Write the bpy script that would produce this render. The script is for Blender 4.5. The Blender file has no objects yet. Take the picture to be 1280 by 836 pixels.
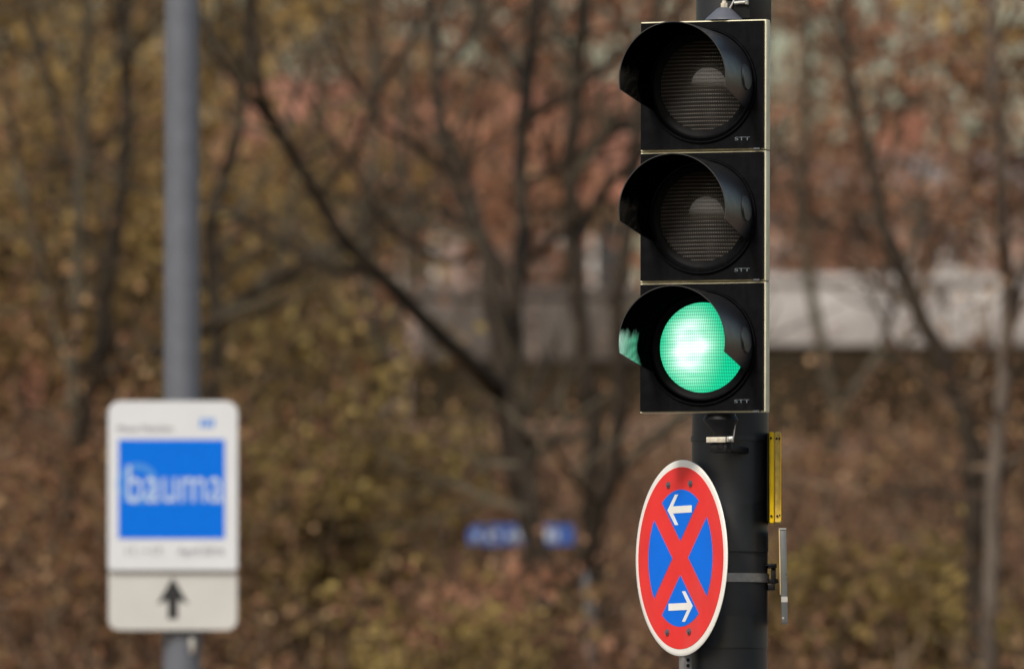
import bpy, bmesh, math, random
from mathutils import Vector, Matrix, noise
R = math.radians
sc = bpy.context.scene
COL = sc.collection
random.seed(11)

# ------------------------------------------------------------------ camera model
D0, S0, TILT, CAMZ = 25.0, 0.0018, R(2.8), 1.6
CT, ST = math.cos(TILT), math.sin(TILT)

def P(px, py, d):
    """world point seen at photo pixel (px,py), d metres along the view axis"""
    k = S0 * d / D0
    x, v = (px - 640) * k, (418 - py) * k
    return Vector((x, d * CT - v * ST, CAMZ + d * ST + v * CT))

def ground_z(x, y):
    pts = [(-60, 0), (44, 0), (50, .55), (57, 2.0), (84, 4.75), (90, 5.3), (150, 6.0), (230, 6.5), (700, 7)]
    for (a, za), (b, zb) in zip(pts, pts[1:]):
        if y <= b:
            t = max(0, (y - a) / (b - a)); z = za + (zb - za) * t
            break
    else:
        z = 7
    if y > 48:
        z += 0.18 * noise.noise(Vector((x * .35, y * .35, 0))) * min(1, (y - 48) / 8)
    return z

# ------------------------------------------------------------------ materials
def new_mat(name):
    m = bpy.data.materials.new(name); m.use_nodes = True
    return m, m.node_tree.nodes, m.node_tree.links, m.node_tree.nodes['Principled BSDF']

def mat(name, col, rough=.6, metal=0, var=.12, scale=30., spec=.5, dirt=None, dirt_amt=.3, bump=0):
    """plain paint / metal with a little procedural wear"""
    m, N, L, b = new_mat(name)
    tc = N.new('ShaderNodeTexCoord'); nz = N.new('ShaderNodeTexNoise')
    nz.inputs['Scale'].default_value = scale; nz.inputs['Detail'].default_value = 6
    L.new(tc.outputs['Object'], nz.inputs['Vector'])
    mr = N.new('ShaderNodeMapRange'); mr.inputs['From Min'].default_value = .3; mr.inputs['From Max'].default_value = .7
    mr.inputs['To Min'].default_value = 1 - var; mr.inputs['To Max'].default_value = 1 + var
    L.new(nz.outputs['Fac'], mr.inputs['Value'])
    mx = N.new('ShaderNodeMix'); mx.data_type = 'RGBA'; mx.blend_type = 'MULTIPLY'; mx.inputs['Factor'].default_value = 1
    mx.inputs['A'].default_value = (*col, 1); L.new(mr.outputs['Result'], mx.inputs['B'])
    out = mx.outputs['Result']
    if dirt:
        n2 = N.new('ShaderNodeTexNoise'); n2.inputs['Scale'].default_value = scale * .6; n2.inputs['Detail'].default_value = 10
        mp = N.new('ShaderNodeMapping'); mp.inputs['Scale'].default_value = (1, 1, .25)
        L.new(tc.outputs['Object'], mp.inputs['Vector']); L.new(mp.outputs['Vector'], n2.inputs['Vector'])
        r2 = N.new('ShaderNodeMapRange'); r2.inputs['From Min'].default_value = .5; r2.inputs['From Max'].default_value = .75
        r2.inputs['To Max'].default_value = dirt_amt; L.new(n2.outputs['Fac'], r2.inputs['Value'])
        m2 = N.new('ShaderNodeMix'); m2.data_type = 'RGBA'; L.new(r2.outputs['Result'], m2.inputs['Factor'])
        L.new(out, m2.inputs['A']); m2.inputs['B'].default_value = (*dirt, 1); out = m2.outputs['Result']
    L.new(out, b.inputs['Base Color'])
    rr = N.new('ShaderNodeMapRange'); rr.inputs['To Min'].default_value = max(.03, rough - .08); rr.inputs['To Max'].default_value = min(1, rough + .08)
    L.new(nz.outputs['Fac'], rr.inputs['Value']); L.new(rr.outputs['Result'], b.inputs['Roughness'])
    b.inputs['Metallic'].default_value = metal; b.inputs['Specular IOR Level'].default_value = spec
    if bump:
        bp = N.new('ShaderNodeBump'); bp.inputs['Strength'].default_value = bump; bp.inputs['Distance'].default_value = .002
        L.new(nz.outputs['Fac'], bp.inputs['Height']); L.new(bp.outputs['Normal'], b.inputs['Normal'])
    return m

def leafy(name, cols, rough=.75, scale=.7, trans=.0):
    """every leaf/twig island takes its own colour, drifting in patches"""
    m, N, L, b = new_mat(name)
    g = N.new('ShaderNodeNewGeometry'); nz = N.new('ShaderNodeTexNoise'); nz.inputs['Scale'].default_value = scale
    nz.inputs['Detail'].default_value = 3
    L.new(g.outputs['Position'], nz.inputs['Vector'])
    mr = N.new('ShaderNodeMapRange'); mr.inputs['From Min'].default_value = .34; mr.inputs['From Max'].default_value = .68
    L.new(nz.outputs['Fac'], mr.inputs['Value'])
    mm = N.new('ShaderNodeMix'); mm.data_type = 'FLOAT'; mm.inputs['Factor'].default_value = .38
    L.new(mr.outputs['Result'], mm.inputs['A']); L.new(g.outputs['Random Per Island'], mm.inputs['B'])
    cr = N.new('ShaderNodeValToRGB'); el = cr.color_ramp.elements
    for i, c in enumerate(cols):
        p = .12 + .76 * i / max(1, len(cols) - 1)
        e = el[i] if i < 2 else el.new(p)
        e.position = p; e.color = (*c, 1)
    L.new(mm.outputs['Result'], cr.inputs['Fac']); L.new(cr.outputs['Color'], b.inputs['Base Color'])
    b.inputs['Roughness'].default_value = rough; b.inputs['Specular IOR Level'].default_value = .2
    return m

M = {}
M['black'] = mat('black_plastic', (.0035, .0035, .0045), .5, var=.3, scale=60, spec=.06, dirt=(.03, .03, .03), dirt_amt=.12)
M['visor'] = mat('visor_plastic', (.012, .012, .014), .36, var=.2, scale=40, spec=.6)
M['visor_in'] = mat('visor_lining', (.0015, .0015, .002), .11, var=.1, scale=40, spec=.28)
def polish_lining():
    m = M['visor_in']; N, L = m.node_tree.nodes, m.node_tree.links; b = N['Principled BSDF']
    tc = N.new('ShaderNodeTexCoord'); sx = N.new('ShaderNodeSeparateXYZ'); nz = N.new('ShaderNodeTexNoise'); nz.inputs['Scale'].default_value = 34
    L.new(tc.outputs['Object'], sx.inputs[0]); L.new(tc.outputs['Object'], nz.inputs['Vector'])
    def step(sock, a, b_, off):
        ad = N.new('ShaderNodeMath'); ad.operation = 'MULTIPLY_ADD'; L.new(nz.outputs['Fac'], ad.inputs[0]); ad.inputs[1].default_value = off; L.new(sock, ad.inputs[2])
        mr = N.new('ShaderNodeMapRange'); mr.inputs['From Min'].default_value = a; mr.inputs['From Max'].default_value = b_
        mr.interpolation_type = 'SMOOTHSTEP'; L.new(ad.outputs[0], mr.inputs['Value']); return mr.outputs['Result']
    mu = N.new('ShaderNodeMath'); mu.operation = 'MULTIPLY'; L.new(step(sx.outputs['Z'], .062, .030, .05), mu.inputs[0]); L.new(step(sx.outputs['Y'], -.062, -.09, .03), mu.inputs[1])
    sp = N.new('ShaderNodeMapRange'); L.new(mu.outputs[0], b.inputs['Coat Weight']); b.inputs['Coat IOR'].default_value = 2.0; b.inputs['Coat Roughness'].default_value = .06
    sp.inputs['To Min'].default_value = .0; sp.inputs['To Max'].default_value = 1.0; L.new(mu.outputs[0], sp.inputs['Value']); L.new(sp.outputs['Result'], b.inputs['Specular IOR Level'])
    ro = N.new('ShaderNodeMapRange'); ro.inputs['To Min'].default_value = .5; ro.inputs['To Max'].default_value = .09; L.new(mu.outputs[0], ro.inputs['Value']); L.new(ro.outputs['Result'], b.inputs['Roughness'])
polish_lining()
M['body'] = mat('cream_plastic', (.82, .76, .52), .5, var=.08, scale=40, dirt=(.12, .10, .07), dirt_amt=.35)
M['backbox'] = mat('dark_housing', (.03, .03, .033), .5)
M['pole'] = mat('anthracite_paint', (.022, .023, .027), .42, var=.25, scale=9, dirt=(.07, .07, .07), dirt_amt=.25)
M['wrap'] = mat('dark_film', (.016, .017, .02), .36, var=.3, scale=14, dirt=(.06, .06, .06), dirt_amt=.3)
M['lamp_post'] = mat('grey_post_paint', (.115, .125, .148), .38, var=.08, scale=12)
M['steel'] = mat('stainless_steel', (.55, .53, .49), .38, metal=.8, var=.2, scale=80)
M['steel_band'] = mat('steel_band', (.30, .29, .28), .45, metal=.5, var=.2, scale=50)
M['iron'] = mat('black_iron', (.008, .008, .009), .5, spec=.2, var=.3)
M['grey_cast'] = mat('grey_cast', (.10, .105, .125), .42, var=.12)
M['cap'] = mat('cream_metal', (.55, .50, .40), .4, var=.2, scale=120)
M['s_white'] = mat('sign_white', (.88, .85, .79), .35, spec=.3, var=.03, scale=20, dirt=(.5, .45, .38), dirt_amt=.25)
M['s_red'] = mat('sign_red', (.80, .04, .038), .32, spec=.15, var=.06, scale=14, dirt=(.55, .12, .11), dirt_amt=.3)
M['s_blue'] = mat('sign_blue', (.0, .16, .78), .32, spec=.15, var=.05, scale=14)
M['sheet'] = mat('sheet_aluminium', (.55, .54, .50), .4, metal=.6)
M['e_white'] = mat('board_white', (.60, .62, .645), .4, spec=.2, var=.03, scale=8)
M['e_grey'] = mat('plate_white', (.51, .51, .49), .45, spec=.2, var=.04, scale=8)
M['e_blue'] = mat('board_blue', (.0, .14, .66), .38, spec=.12, var=.03)
M['e_light'] = mat('board_light_blue', (.06, .24, .66), .4, spec=.2, var=.03)
M['e_letter'] = mat('board_lettering', (.46, .55, .68), .4, var=.03, spec=.2)
M['e_text'] = mat('board_grey_ink', (.17, .17, .21), .5, var=.03)
M['e_black'] = mat('board_black_ink', (.008, .008, .010), .5, var=.03)
M['yellow'] = mat('yellow_enamel', (1.0, .64, .010), .4, var=.1, scale=40, spec=.15, dirt=(.16, .10, .02), dirt_amt=.3)
M['yellow_worn'] = mat('yellow_worn', (.85, .60, .11), .5, var=.2, scale=60, dirt=(.12, .09, .04), dirt_amt=.7)
M['plate'] = mat('dull_plate', (.11, .115, .115), .3, var=.15, scale=40)
M['plate_edge'] = mat('plate_edge', (.55, .40, .20), .5, var=.2)
M['sticker'] = mat('pale_sticker', (.42, .40, .37), .5)
M['name_blue'] = mat('nameplate_blue', (.05, .13, .45), .4)
M['name_white'] = mat('nameplate_white', (.62, .68, .76), .45)
M['post_grey'] = mat('galvanised', (.30, .33, .38), .45, metal=.2)
M['bark'] = leafy('bark_dark', [(.009, .007, .005), (.048, .037, .026), (.016, .012, .009)], .85, 3.0)
M['bark_mid'] = leafy('bark_mid', [(.022, .018, .013), (.10, .083, .056), (.045, .036, .026)], .85, 2.5)
M['bark_pale'] = leafy('bark_pale', [(.04, .032, .025), (.15, .12, .097), (.07, .055, .043)], .85, 2.0)
M['twig'] = leafy('twig', [(.012, .009, .006), (.055, .036, .024), (.14, .092, .06), (.34, .25, .17)], .85, 1.6)
M['dead'] = leafy('dead_leaf', [(.022, .014, .008), (.12, .060, .032), (.20, .10, .055), (.27, .165, .07), (.44, .28, .16)], .7, 1.9)
M['russet'] = leafy('russet_leaf', [(.03, .018, .011), (.15, .075, .042), (.26, .135, .08), (.34, .15, .085), (.50, .27, .17)], .7, 1.9)
M['ochre'] = leafy('ochre_leaf', [(.035, .022, .009), (.16, .10, .034), (.27, .175, .06), (.46, .32, .12)], .7, 1.9)
M['olive'] = leafy('olive_leaf', [(.035, .025, .012), (.12, .08, .032), (.21, .145, .045), (.36, .27, .085)], .7, 2.2)
M['wall_pale'] = mat('pale_render', (.37, .35, .335), .9, var=.35, scale=2.2, spec=.1, dirt=(.19, .15, .12), dirt_amt=.75)  # mottling also stands in for shadows and ivy, put into the colour
M['wall_dark'] = mat('dark_stone', (.030, .022, .013), .95, spec=.05, var=.35, scale=1.5, dirt=(.04, .04, .02), dirt_amt=.6)
M['house'] = mat('rose_plaster', (.34, .255, .225), .85, var=.25, scale=.6)
M['brick'] = mat('brick_red', (.34, .14, .09), .85, var=.3, scale=.9)
M['roof'] = mat('roof_tile', (.40, .17, .11), .8, var=.35, scale=.8)
M['roof_grey'] = mat('roof_grey', (.22, .18, .16), .8, var=.35, scale=.8)
M['pane'] = mat('window_pane', (.03, .033, .04), .12, var=.1)
M['frame'] = mat('window_frame', (.6, .58, .55), .5)
M['asphalt'] = mat('asphalt', (.05, .05, .052), .9, var=.2, scale=3)
M['pave'] = mat('paving', (.22, .21, .195), .9, var=.15, scale=2.5)
M['kerb'] = mat('kerb_stone', (.32, .31, .29), .85, var=.12, scale=6)
M['marking'] = mat('road_marking', (.7, .7, .68), .7)

# leaf litter bank / lawn
def mat_ground():
    m, N, L, b = new_mat('leaf_litter')
    tc = N.new('ShaderNodeTexCoord')
    n1 = N.new('ShaderNodeTexNoise'); n1.inputs['Scale'].default_value = 1.3; n1.inputs['Detail'].default_value = 8
    n2 = N.new('ShaderNodeTexNoise'); n2.inputs['Scale'].default_value = 9; n2.inputs['Detail'].default_value = 6
    L.new(tc.outputs['Object'], n1.inputs['Vector']); L.new(tc.outputs['Object'], n2.inputs['Vector'])
    ad = N.new('ShaderNodeMix'); ad.data_type = 'FLOAT'; ad.inputs['Factor'].default_value = .45
    L.new(n1.outputs['Fac'], ad.inputs['A']); L.new(n2.outputs['Fac'], ad.inputs['B'])
    cr = N.new('ShaderNodeValToRGB'); e = cr.color_ramp.elements
    e[0].position = .3; e[0].color = (.05, .034, .022, 1); e[1].position = .7; e[1].color = (.17, .14, .05, 1)
    for p, c in ((.42, (.14, .085, .055)), (.5, (.28, .165, .11)), (.58, (.22, .135, .08))):
        x = e.new(p); x.color = (*c, 1)
    L.new(ad.outputs['Result'], cr.inputs['Fac']); L.new(cr.outputs['Color'], b.inputs['Base Color'])
    b.inputs['Roughness'].default_value = .95; b.inputs['Specular IOR Level'].default_value = .1
    return m
M['ground'] = mat_ground()

def lens_nodes(N, L):
    """object-space prism grid of the lens: returns (dot mask, u, v, radius) sockets; u right, v up, metres"""
    tc = N.new('ShaderNodeTexCoord'); sx = N.new('ShaderNodeSeparateXYZ'); L.new(tc.outputs['Object'], sx.inputs[0])
    def mth(op, a, b=None, c=None):
        n = N.new('ShaderNodeMath'); n.operation = op
        for i, v in enumerate((a, b, c)):
            if v is None: continue
            if isinstance(v, (int, float)): n.inputs[i].default_value = v
            else: L.new(v, n.inputs[i])
        return n.outputs[0]
    u, v = sx.outputs['X'], sx.outputs['Z']
    rad = mth('SQRT', mth('ADD', mth('MULTIPLY', u, u), mth('MULTIPLY', v, v)))
    return mth, u, v, rad

def mat_lens_off(ox=.022, oz=0., g=.33):
    m, N, L, b = new_mat('lens_unlit'); mth, u, v, rad = lens_nodes(N, L)
    row = mth('SMOOTH_MIN', mth('ABSOLUTE', mth('SUBTRACT', mth('FRACT', mth('MULTIPLY', v, 1 / .0085)), .5)), .5, .01)
    line = mth('SUBTRACT', 1, mth('MULTIPLY', row, 4.2)); line.node.use_clamp = True
    cell = mth('LESS_THAN', mth('FRACT', mth('MULTIPLY', u, 1 / .0052)), .62)
    nz = N.new('ShaderNodeTexNoise'); nz.inputs['Scale'].default_value = 22; nz.inputs['Detail'].default_value = 4
    tcn = N.new('ShaderNodeTexCoord'); L.new(tcn.outputs['Object'], nz.inputs['Vector'])
    line = mth('MULTIPLY', line, mth('MULTIPLY', nz.outputs['Fac'], 1.7))
    dash = mth('MULTIPLY', line, mth('ADD', mth('MULTIPLY', cell, .9), .1))
    # half-disc reflection inside the lens, painted as paler grey above the middle
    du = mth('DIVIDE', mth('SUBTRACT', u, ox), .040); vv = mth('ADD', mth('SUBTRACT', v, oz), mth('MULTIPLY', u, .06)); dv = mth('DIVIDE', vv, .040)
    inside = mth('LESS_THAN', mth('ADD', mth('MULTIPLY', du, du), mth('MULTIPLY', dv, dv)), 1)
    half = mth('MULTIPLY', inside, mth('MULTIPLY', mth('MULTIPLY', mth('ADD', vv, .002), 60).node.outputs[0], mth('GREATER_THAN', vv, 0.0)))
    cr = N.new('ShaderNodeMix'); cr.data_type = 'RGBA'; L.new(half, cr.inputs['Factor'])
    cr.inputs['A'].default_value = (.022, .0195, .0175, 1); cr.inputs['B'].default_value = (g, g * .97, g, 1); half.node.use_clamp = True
    c2 = N.new('ShaderNodeMix'); c2.data_type = 'RGBA'; L.new(dash, c2.inputs['Factor'])
    L.new(cr.outputs['Result'], c2.inputs['A']); c2.inputs['B'].default_value = (.22, .195, .175, 1)
    L.new(c2.outputs['Result'], b.inputs['Base Color'])
    b.inputs['Roughness'].default_value = .3
    bp = N.new('ShaderNodeBump'); bp.inputs['Strength'].default_value = .35; bp.inputs['Distance'].default_value = .003
    L.new(dash, bp.inputs['Height']); L.new(bp.outputs['Normal'], b.inputs['Normal'])
    return m

def mat_lens_on():
    m, N, L, b = new_mat('lens_green_lit'); mth, u, v, rad = lens_nodes(N, L)
    row = mth('ABSOLUTE', mth('SUBTRACT', mth('FRACT', mth('MULTIPLY', v, 1 / .0073)), .5))
    line = mth('SUBTRACT', 1, mth('MULTIPLY', row, .95))
    cell = mth('ABSOLUTE', mth('SUBTRACT', mth('FRACT', mth('MULTIPLY', u, 1 / .0050)), .5))
    dots = mth('MULTIPLY', mth('SUBTRACT', 1.1, mth('MULTIPLY', cell, .9)), line)
    # hot crescent left of the middle plus overall falloff
    du = mth('ADD', u, .022); rr = mth('SQRT', mth('ADD', mth('MULTIPLY', du, du), mth('MULTIPLY', mth('MULTIPLY', v, v), .55)))
    hot = mth('MULTIPLY', mth('SUBTRACT', 1, mth('DIVIDE', rr, .090)), 1.5); hot.node.use_clamp = True
    nz = N.new('ShaderNodeTexNoise'); nz.inputs['Scale'].default_value = 26; tc = N.new('ShaderNodeTexCoord')
    mp = N.new('ShaderNodeMapping'); mp.inputs['Scale'].default_value = (.35, 1, 1.5)
    L.new(tc.outputs['Object'], mp.inputs['Vector']); L.new(mp.outputs['Vector'], nz.inputs['Vector'])
    hot = mth('POWER', hot, 2.0)
    hot2 = mth('MULTIPLY', hot, mth('ADD', mth('MULTIPLY', nz.outputs['Fac'], 1.6), .1)); hot2.node.use_clamp = True
    mx = N.new('ShaderNodeMix'); mx.data_type = 'RGBA'; L.new(hot2, mx.inputs['Factor'])
    mx.inputs['A'].default_value = (.0, .77, .37, 1); mx.inputs['B'].default_value = (.95, 1.25, 1.1, 1)
    L.new(mx.outputs['Result'], b.inputs['Emission Color'])
    st = mth('MULTIPLY', dots, mth('ADD', mth('MULTIPLY', hot2, .5), .85))
    L.new(mth('MULTIPLY', st, 1.3), b.inputs['Emission Strength'])
    b.inputs['Base Color'].default_value = (.01, .08, .04, 1); b.inputs['Roughness'].default_value = .3
    return m
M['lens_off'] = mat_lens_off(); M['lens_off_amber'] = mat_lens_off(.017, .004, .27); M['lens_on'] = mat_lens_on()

# ------------------------------------------------------------------ mesh helpers
class MB:
    def __init__(s): s.v = []; s.f = []; s.mi = []; s.cur = 0
    def add(s, vs, fs):
        o = len(s.v); s.v += [tuple(p) for p in vs]; s.f += [tuple(i + o for i in f) for f in fs]; s.mi += [s.cur] * len(fs)
    def box(s, x0, x1, y0, y1, z0, z1, rot=None):
        vs = [Vector((x, y, z)) for z in (z0, z1) for y in (y0, y1) for x in (x0, x1)]
        if rot: vs = [rot @ p for p in vs]
        s.add(vs, [(0, 2, 3, 1), (4, 5, 7, 6), (0, 1, 5, 4), (2, 6, 7, 3), (0, 4, 6, 2), (1, 3, 7, 5)])
    def tube(s, pts, rad, n=8, cap=True, rough=0):
        pts = [Vector(p) for p in pts]; rings = []; up = None
        for i, p in enumerate(pts):
            t = (pts[min(i + 1, len(pts) - 1)] - pts[max(i - 1, 0)])
            if t.length < 1e-9: t = Vector((0, 0, 1))
            t.normalize()
            if up is None: up = t.orthogonal()
            up = (up - t * up.dot(t))
            if up.length < 1e-6: up = t.orthogonal()
            up.normalize(); w = t.cross(up)
            r = rad[i] if isinstance(rad, (list, tuple)) else rad
            rings.append([p + (up * math.cos(a) + w * math.sin(a)) * r * (1 + (random.uniform(-rough, rough) if rough else 0))
                          for a in (2 * math.pi * k / n for k in range(n))])
        vs = [q for r_ in rings for q in r_]; fs = []
        for i in range(len(pts) - 1):
            for k in range(n):
                a, b = i * n + k, i * n + (k + 1) % n
                fs.append((a, b, b + n, a + n))
        if cap: fs += [tuple(range(n - 1, -1, -1)), tuple(range((len(pts) - 1) * n, len(pts) * n))]
        s.add(vs, fs)
    def prism(s, poly, fn, h0, h1):
        """2-D polygon (u,v) extruded between heights h0 (back) and h1 (front); fn(u,v,h) -> point"""
        n = len(poly); vs = [fn(u, v, h0) for u, v in poly] + [fn(u, v, h1) for u, v in poly]
        s.add(vs, [tuple(range(n - 1, -1, -1)), tuple(range(n, 2 * n))] + [(i, (i + 1) % n, (i + 1) % n + n, i + n) for i in range(n)])
    def mesh(s, name, mats, smooth=False, base=None, fix=True):
        me = bpy.data.meshes.new(name)
        v = s.v if base is None else [(p[0] - base[0], p[1] - base[1], p[2] - base[2]) for p in s.v]
        me.from_pydata(v, [], s.f); me.update()
        for m in (mats if isinstance(mats, (list, tuple)) else [mats]): me.materials.append(m)
        if any(s.mi): me.polygons.foreach_set('material_index', s.mi)
        if smooth: me.polygons.foreach_set('use_smooth', [True] * len(me.polygons))
        if fix:
            bm = bmesh.new(); bm.from_mesh(me); bmesh.ops.recalc_face_normals(bm, faces=bm.faces); bm.to_mesh(me); bm.free()
        return me
    def obj(s, name, mats, parent=None, smooth=False, base=None, fix=True, bevel=0, seg=2):
        if parent is not None and base is None and parent.get('_world'): base = parent['_world']
        o = bpy.data.objects.new(name, s.mesh(name, mats, smooth, base, fix)); COL.objects.link(o)
        if parent is not None: o.parent = parent
        elif base is not None: o.location = base
        if bevel:
            bm = bmesh.new(); bm.from_mesh(o.data)
            ed = [e for e in bm.edges if len(e.link_faces) == 2 and e.calc_face_angle(0) > R(30)]
            bmesh.ops.bevel(bm, geom=ed, offset=bevel, segments=seg, profile=.5, affect='EDGES', clamp_overlap=True)
            bm.to_mesh(o.data); bm.free()
            o.data.polygons.foreach_set('use_smooth', [True] * len(o.data.polygons))
            try: o.data.set_sharp_from_angle(angle=R(35))
            except Exception: pass
        elif smooth:
            try: o.data.set_sharp_from_angle(angle=R(40))
            except Exception: pass
        return o

def tag(o, label=None, cat=None, group=None, kind=None):
    for k, v in (('label', label), ('category', cat), ('group', group), ('kind', kind)):
        if v: o[k] = v
    return o

def thing(name, label, cat, loc=(0, 0, 0), rz=0, group=None):
    o = bpy.data.objects.new(name, None); COL.objects.link(o); o.empty_display_size = .1
    o.location = loc; o.rotation_euler.z = rz
    return tag(o, label, cat, group)

def wthing(name, label, cat, base, group=None):
    """a thing whose parts are modelled in world coordinates and stored relative to its base"""
    o = thing(name, label, cat, base, 0, group); WORLD[o.name] = Vector(base); return o
WORLD = {}
def part(mb, name, mats, root, **k): return mb.obj(name, mats, root, base=WORLD[root.name], **k)

def circle(r, n, cu=0, cv=0, a0=0, a1=2 * math.pi):
    return [(cu + r * math.cos(a0 + (a1 - a0) * i / n), cv + r * math.sin(a0 + (a1 - a0) * i / n)) for i in range(n)]

def rrect(x0, x1, z0, z1, r, n=6, rb=None):
    out = []; rb = r if rb is None else rb; rt = r
    for cx, cz, a, r in ((x1 - rt, z1 - rt, 0, rt), (x0 + rt, z1 - rt, 90, rt), (x0 + rb, z0 + rb, 180, rb), (x1 - rb, z0 + rb, 270, rb)):
        out += [(cx + r * math.cos(R(a + 90 * i / n)), cz + r * math.sin(R(a + 90 * i / n))) for i in range(n + 1)]
    return out

def text_mesh(body, w, h, fn, name, m, parent, base=None, bold=.0):
    """letters as real thin geometry, fitted to a w x h box centred on 0,0 and mapped by fn(u,v,height)"""
    cu = bpy.data.curves.new(name, 'FONT'); cu.body = body; cu.size = 1; cu.offset = bold; cu.resolution_u = 3
    t = bpy.data.objects.new(name, cu); COL.objects.link(t)
    dg = bpy.context.evaluated_depsgraph_get(); dg.update()
    me = bpy.data.meshes.new_from_object(t.evaluated_get(dg))
    bpy.data.objects.remove(t); bpy.data.curves.remove(cu)
    xs = [v.co.x for v in me.vertices]; ys = [v.co.y for v in me.vertices]
    x0, x1, y0, y1 = min(xs), max(xs), min(ys), max(ys)
    for v in me.vertices:
        p = fn(((v.co.x - x0) / (x1 - x0) - .5) * w, ((v.co.y - y0) / (y1 - y0) - .5) * h, 0)
        v.co = p - Vector(base) if base is not None else p
    me.name = name; me.materials.clear(); me.materials.append(m)
    o = bpy.data.objects.new(name, me); COL.objects.link(o); o.parent = parent
    return o

# ------------------------------------------------------------------ setting: ground, road, pavement
mb = MB()
xs = [-400, -200, -100, -60, -40] + [-30 + i * 1.5 for i in range(41)] + [40, 60, 100, 200, 400]
ys = [-60, -20, 0, 10, 20, 30, 38] + [42 + i * 1.2 for i in range(50)] + [105, 112, 120, 130, 140, 150, 165, 180, 200, 230, 280, 350, 450, 700]
for y in ys:
    for x in xs: mb.v.append((x, y, ground_z(x, y)))
n = len(xs)
for j in range(len(ys) - 1):
    for i in range(n - 1): a = j * n + i; mb.f.append((a, a + 1, a + 1 + n, a + n)); mb.mi.append(0)
tag(mb.obj('ground', M['ground'], smooth=True), kind='structure')
mb = MB(); mb.box(-120, 120, 4.0, 24.0, -.05, .004); tag(mb.obj('road', M['asphalt']), kind='structure')
mb = MB(); mb.box(-120, 120, 24.15, 34.6, -.05, .12); tag(mb.obj('pavement', M['pave']), kind='structure')
mb = MB()
for i in range(-60, 60): mb.box(i * 1.0, i * 1.0 + .99, 24.0, 24.146, -.05, .124)
tag(mb.obj('kerb', M['kerb'], bevel=.008), kind='structure')
mb = MB()
for i in range(-20, 20): mb.box(i * 6, i * 6 + 3, 13.95, 14.07, 0, .008)
tag(mb.obj('lane_marking', M['marking']), kind='structure')

# ------------------------------------------------------------------ signal pole
D_POLE = 25.12
K = S0 * D_POLE / D0
def pole_axis(py):
    return P(910.5 + (836 - py) / 836 * 6.0, py, D_POLE)
def pole_rad(py): return (48.6 - (836 - py) / 836 * 2.2) * K
pb = pole_axis(836 + (P(0, 836, D_POLE).z - .12) / K); pbase = Vector((pb.x, pb.y, .12))
root = wthing('signal_pole', 'thick dark grey pole carrying the traffic light and round sign', 'pole', pbase)
mb = MB()
pys = [(P(0, 836, D_POLE).z - .12) / K + 836, 1200, 836, 560, 280, 0, -220]
mb.tube([pole_axis(p) for p in pys], [pole_rad(p) for p in pys], 40)
shaft = part(mb, 'shaft', M['pole'], root, smooth=True)
mb = MB(); c = pole_axis(-220); mb.tube([c, c + Vector((0, 0, .03)), c + Vector((0, 0, .05))], [pole_rad(-220) + .004, pole_rad(-220) + .004, .03], 32)
part(mb, 'pole_cap', M['iron'], root, smooth=True)
mb = MB(); mb.tube([pbase, pbase + Vector((0, 0, .02)), pbase + Vector((0, 0, .021))], [.17, .17, .12], 32)
part(mb, 'base_collar', M['grey_cast'], root, smooth=True)
mb = MB(); c = pole_axis(1560); f = Vector((0, -1, 0)); mb.box(c.x - .045, c.x + .045, c.y - pole_rad(1560) - .004, c.y - .06, c.z - .15, c.z + .15)
part(mb, 'service_door', M['pole'], root, bevel=.003)
def ring(py, h, t, name, m, root, r0=0):
    mb = MB(); c = pole_axis(py); hh = h * K / 2; r = pole_rad(py) + r0
    mb.tube([c + Vector((0, 0, -hh)), c + Vector((0, 0, -hh)), c + Vector((0, 0, hh)), c + Vector((0, 0, hh))], [r - .002, r + t, r + t, r - .002], 40)
    return part(mb, name, m, root, smooth=True)

# ------------------------------------------------------------------ traffic light
YAW = R(-20)
PITCH = 164.0 * S0 * 24.86 / D0
D_HEAD = 24.86
hb = P(876.5, 516, D_HEAD)
head = thing('traffic_light', 'black three lamp traffic light with pale edges, its bottom lamp shining green', 'traffic light', hb, YAW)
head.rotation_euler.y = R(.18)
W2 = .1455; H2 = PITCH / 2

def make_visor():
    Ln, r0, th = .198, .1235, .0022; nt, ny = 56, 14; vs = []
    def pt(i, j, r):
        s = j / ny; y = -.004 - Ln * s
        lo = R(-28 + 17.5 * s); a = lo + (math.pi - 2 * lo) * i / nt
        rr = r + .003 * s
        return Vector((rr * math.cos(a), y, rr * math.sin(a) + .003 * s))
    for r in (r0, r0 - th):
        for j in range(ny + 1):
            for i in range(nt + 1): vs.append(pt(i, j, r))
    w = nt + 1; o = w * (ny + 1); fs = []
    for j in range(ny):
        for i in range(nt):
            a = j * w + i
            fs.append((a, a + 1, a + 1 + w, a + w)); fs.append((o + a, o + a + w, o + a + 1 + w, o + a + 1))
    for j in range(ny):
        a = j * w; fs.append((a, a + w, o + a + w, o + a)); a += nt; fs.append((a, o + a, o + a + w, a + w))
    for i in range(nt):
        a = ny * w + i; fs.append((a, a + 1, o + a + 1, o + a)); fs.append((i, o + i, o + i + 1, i + 1))
    mb = MB(); no = ny * nt * 2
    mb.add(vs, fs)
    for q in range(no): mb.mi[q] = q % 2
    return mb

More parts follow.
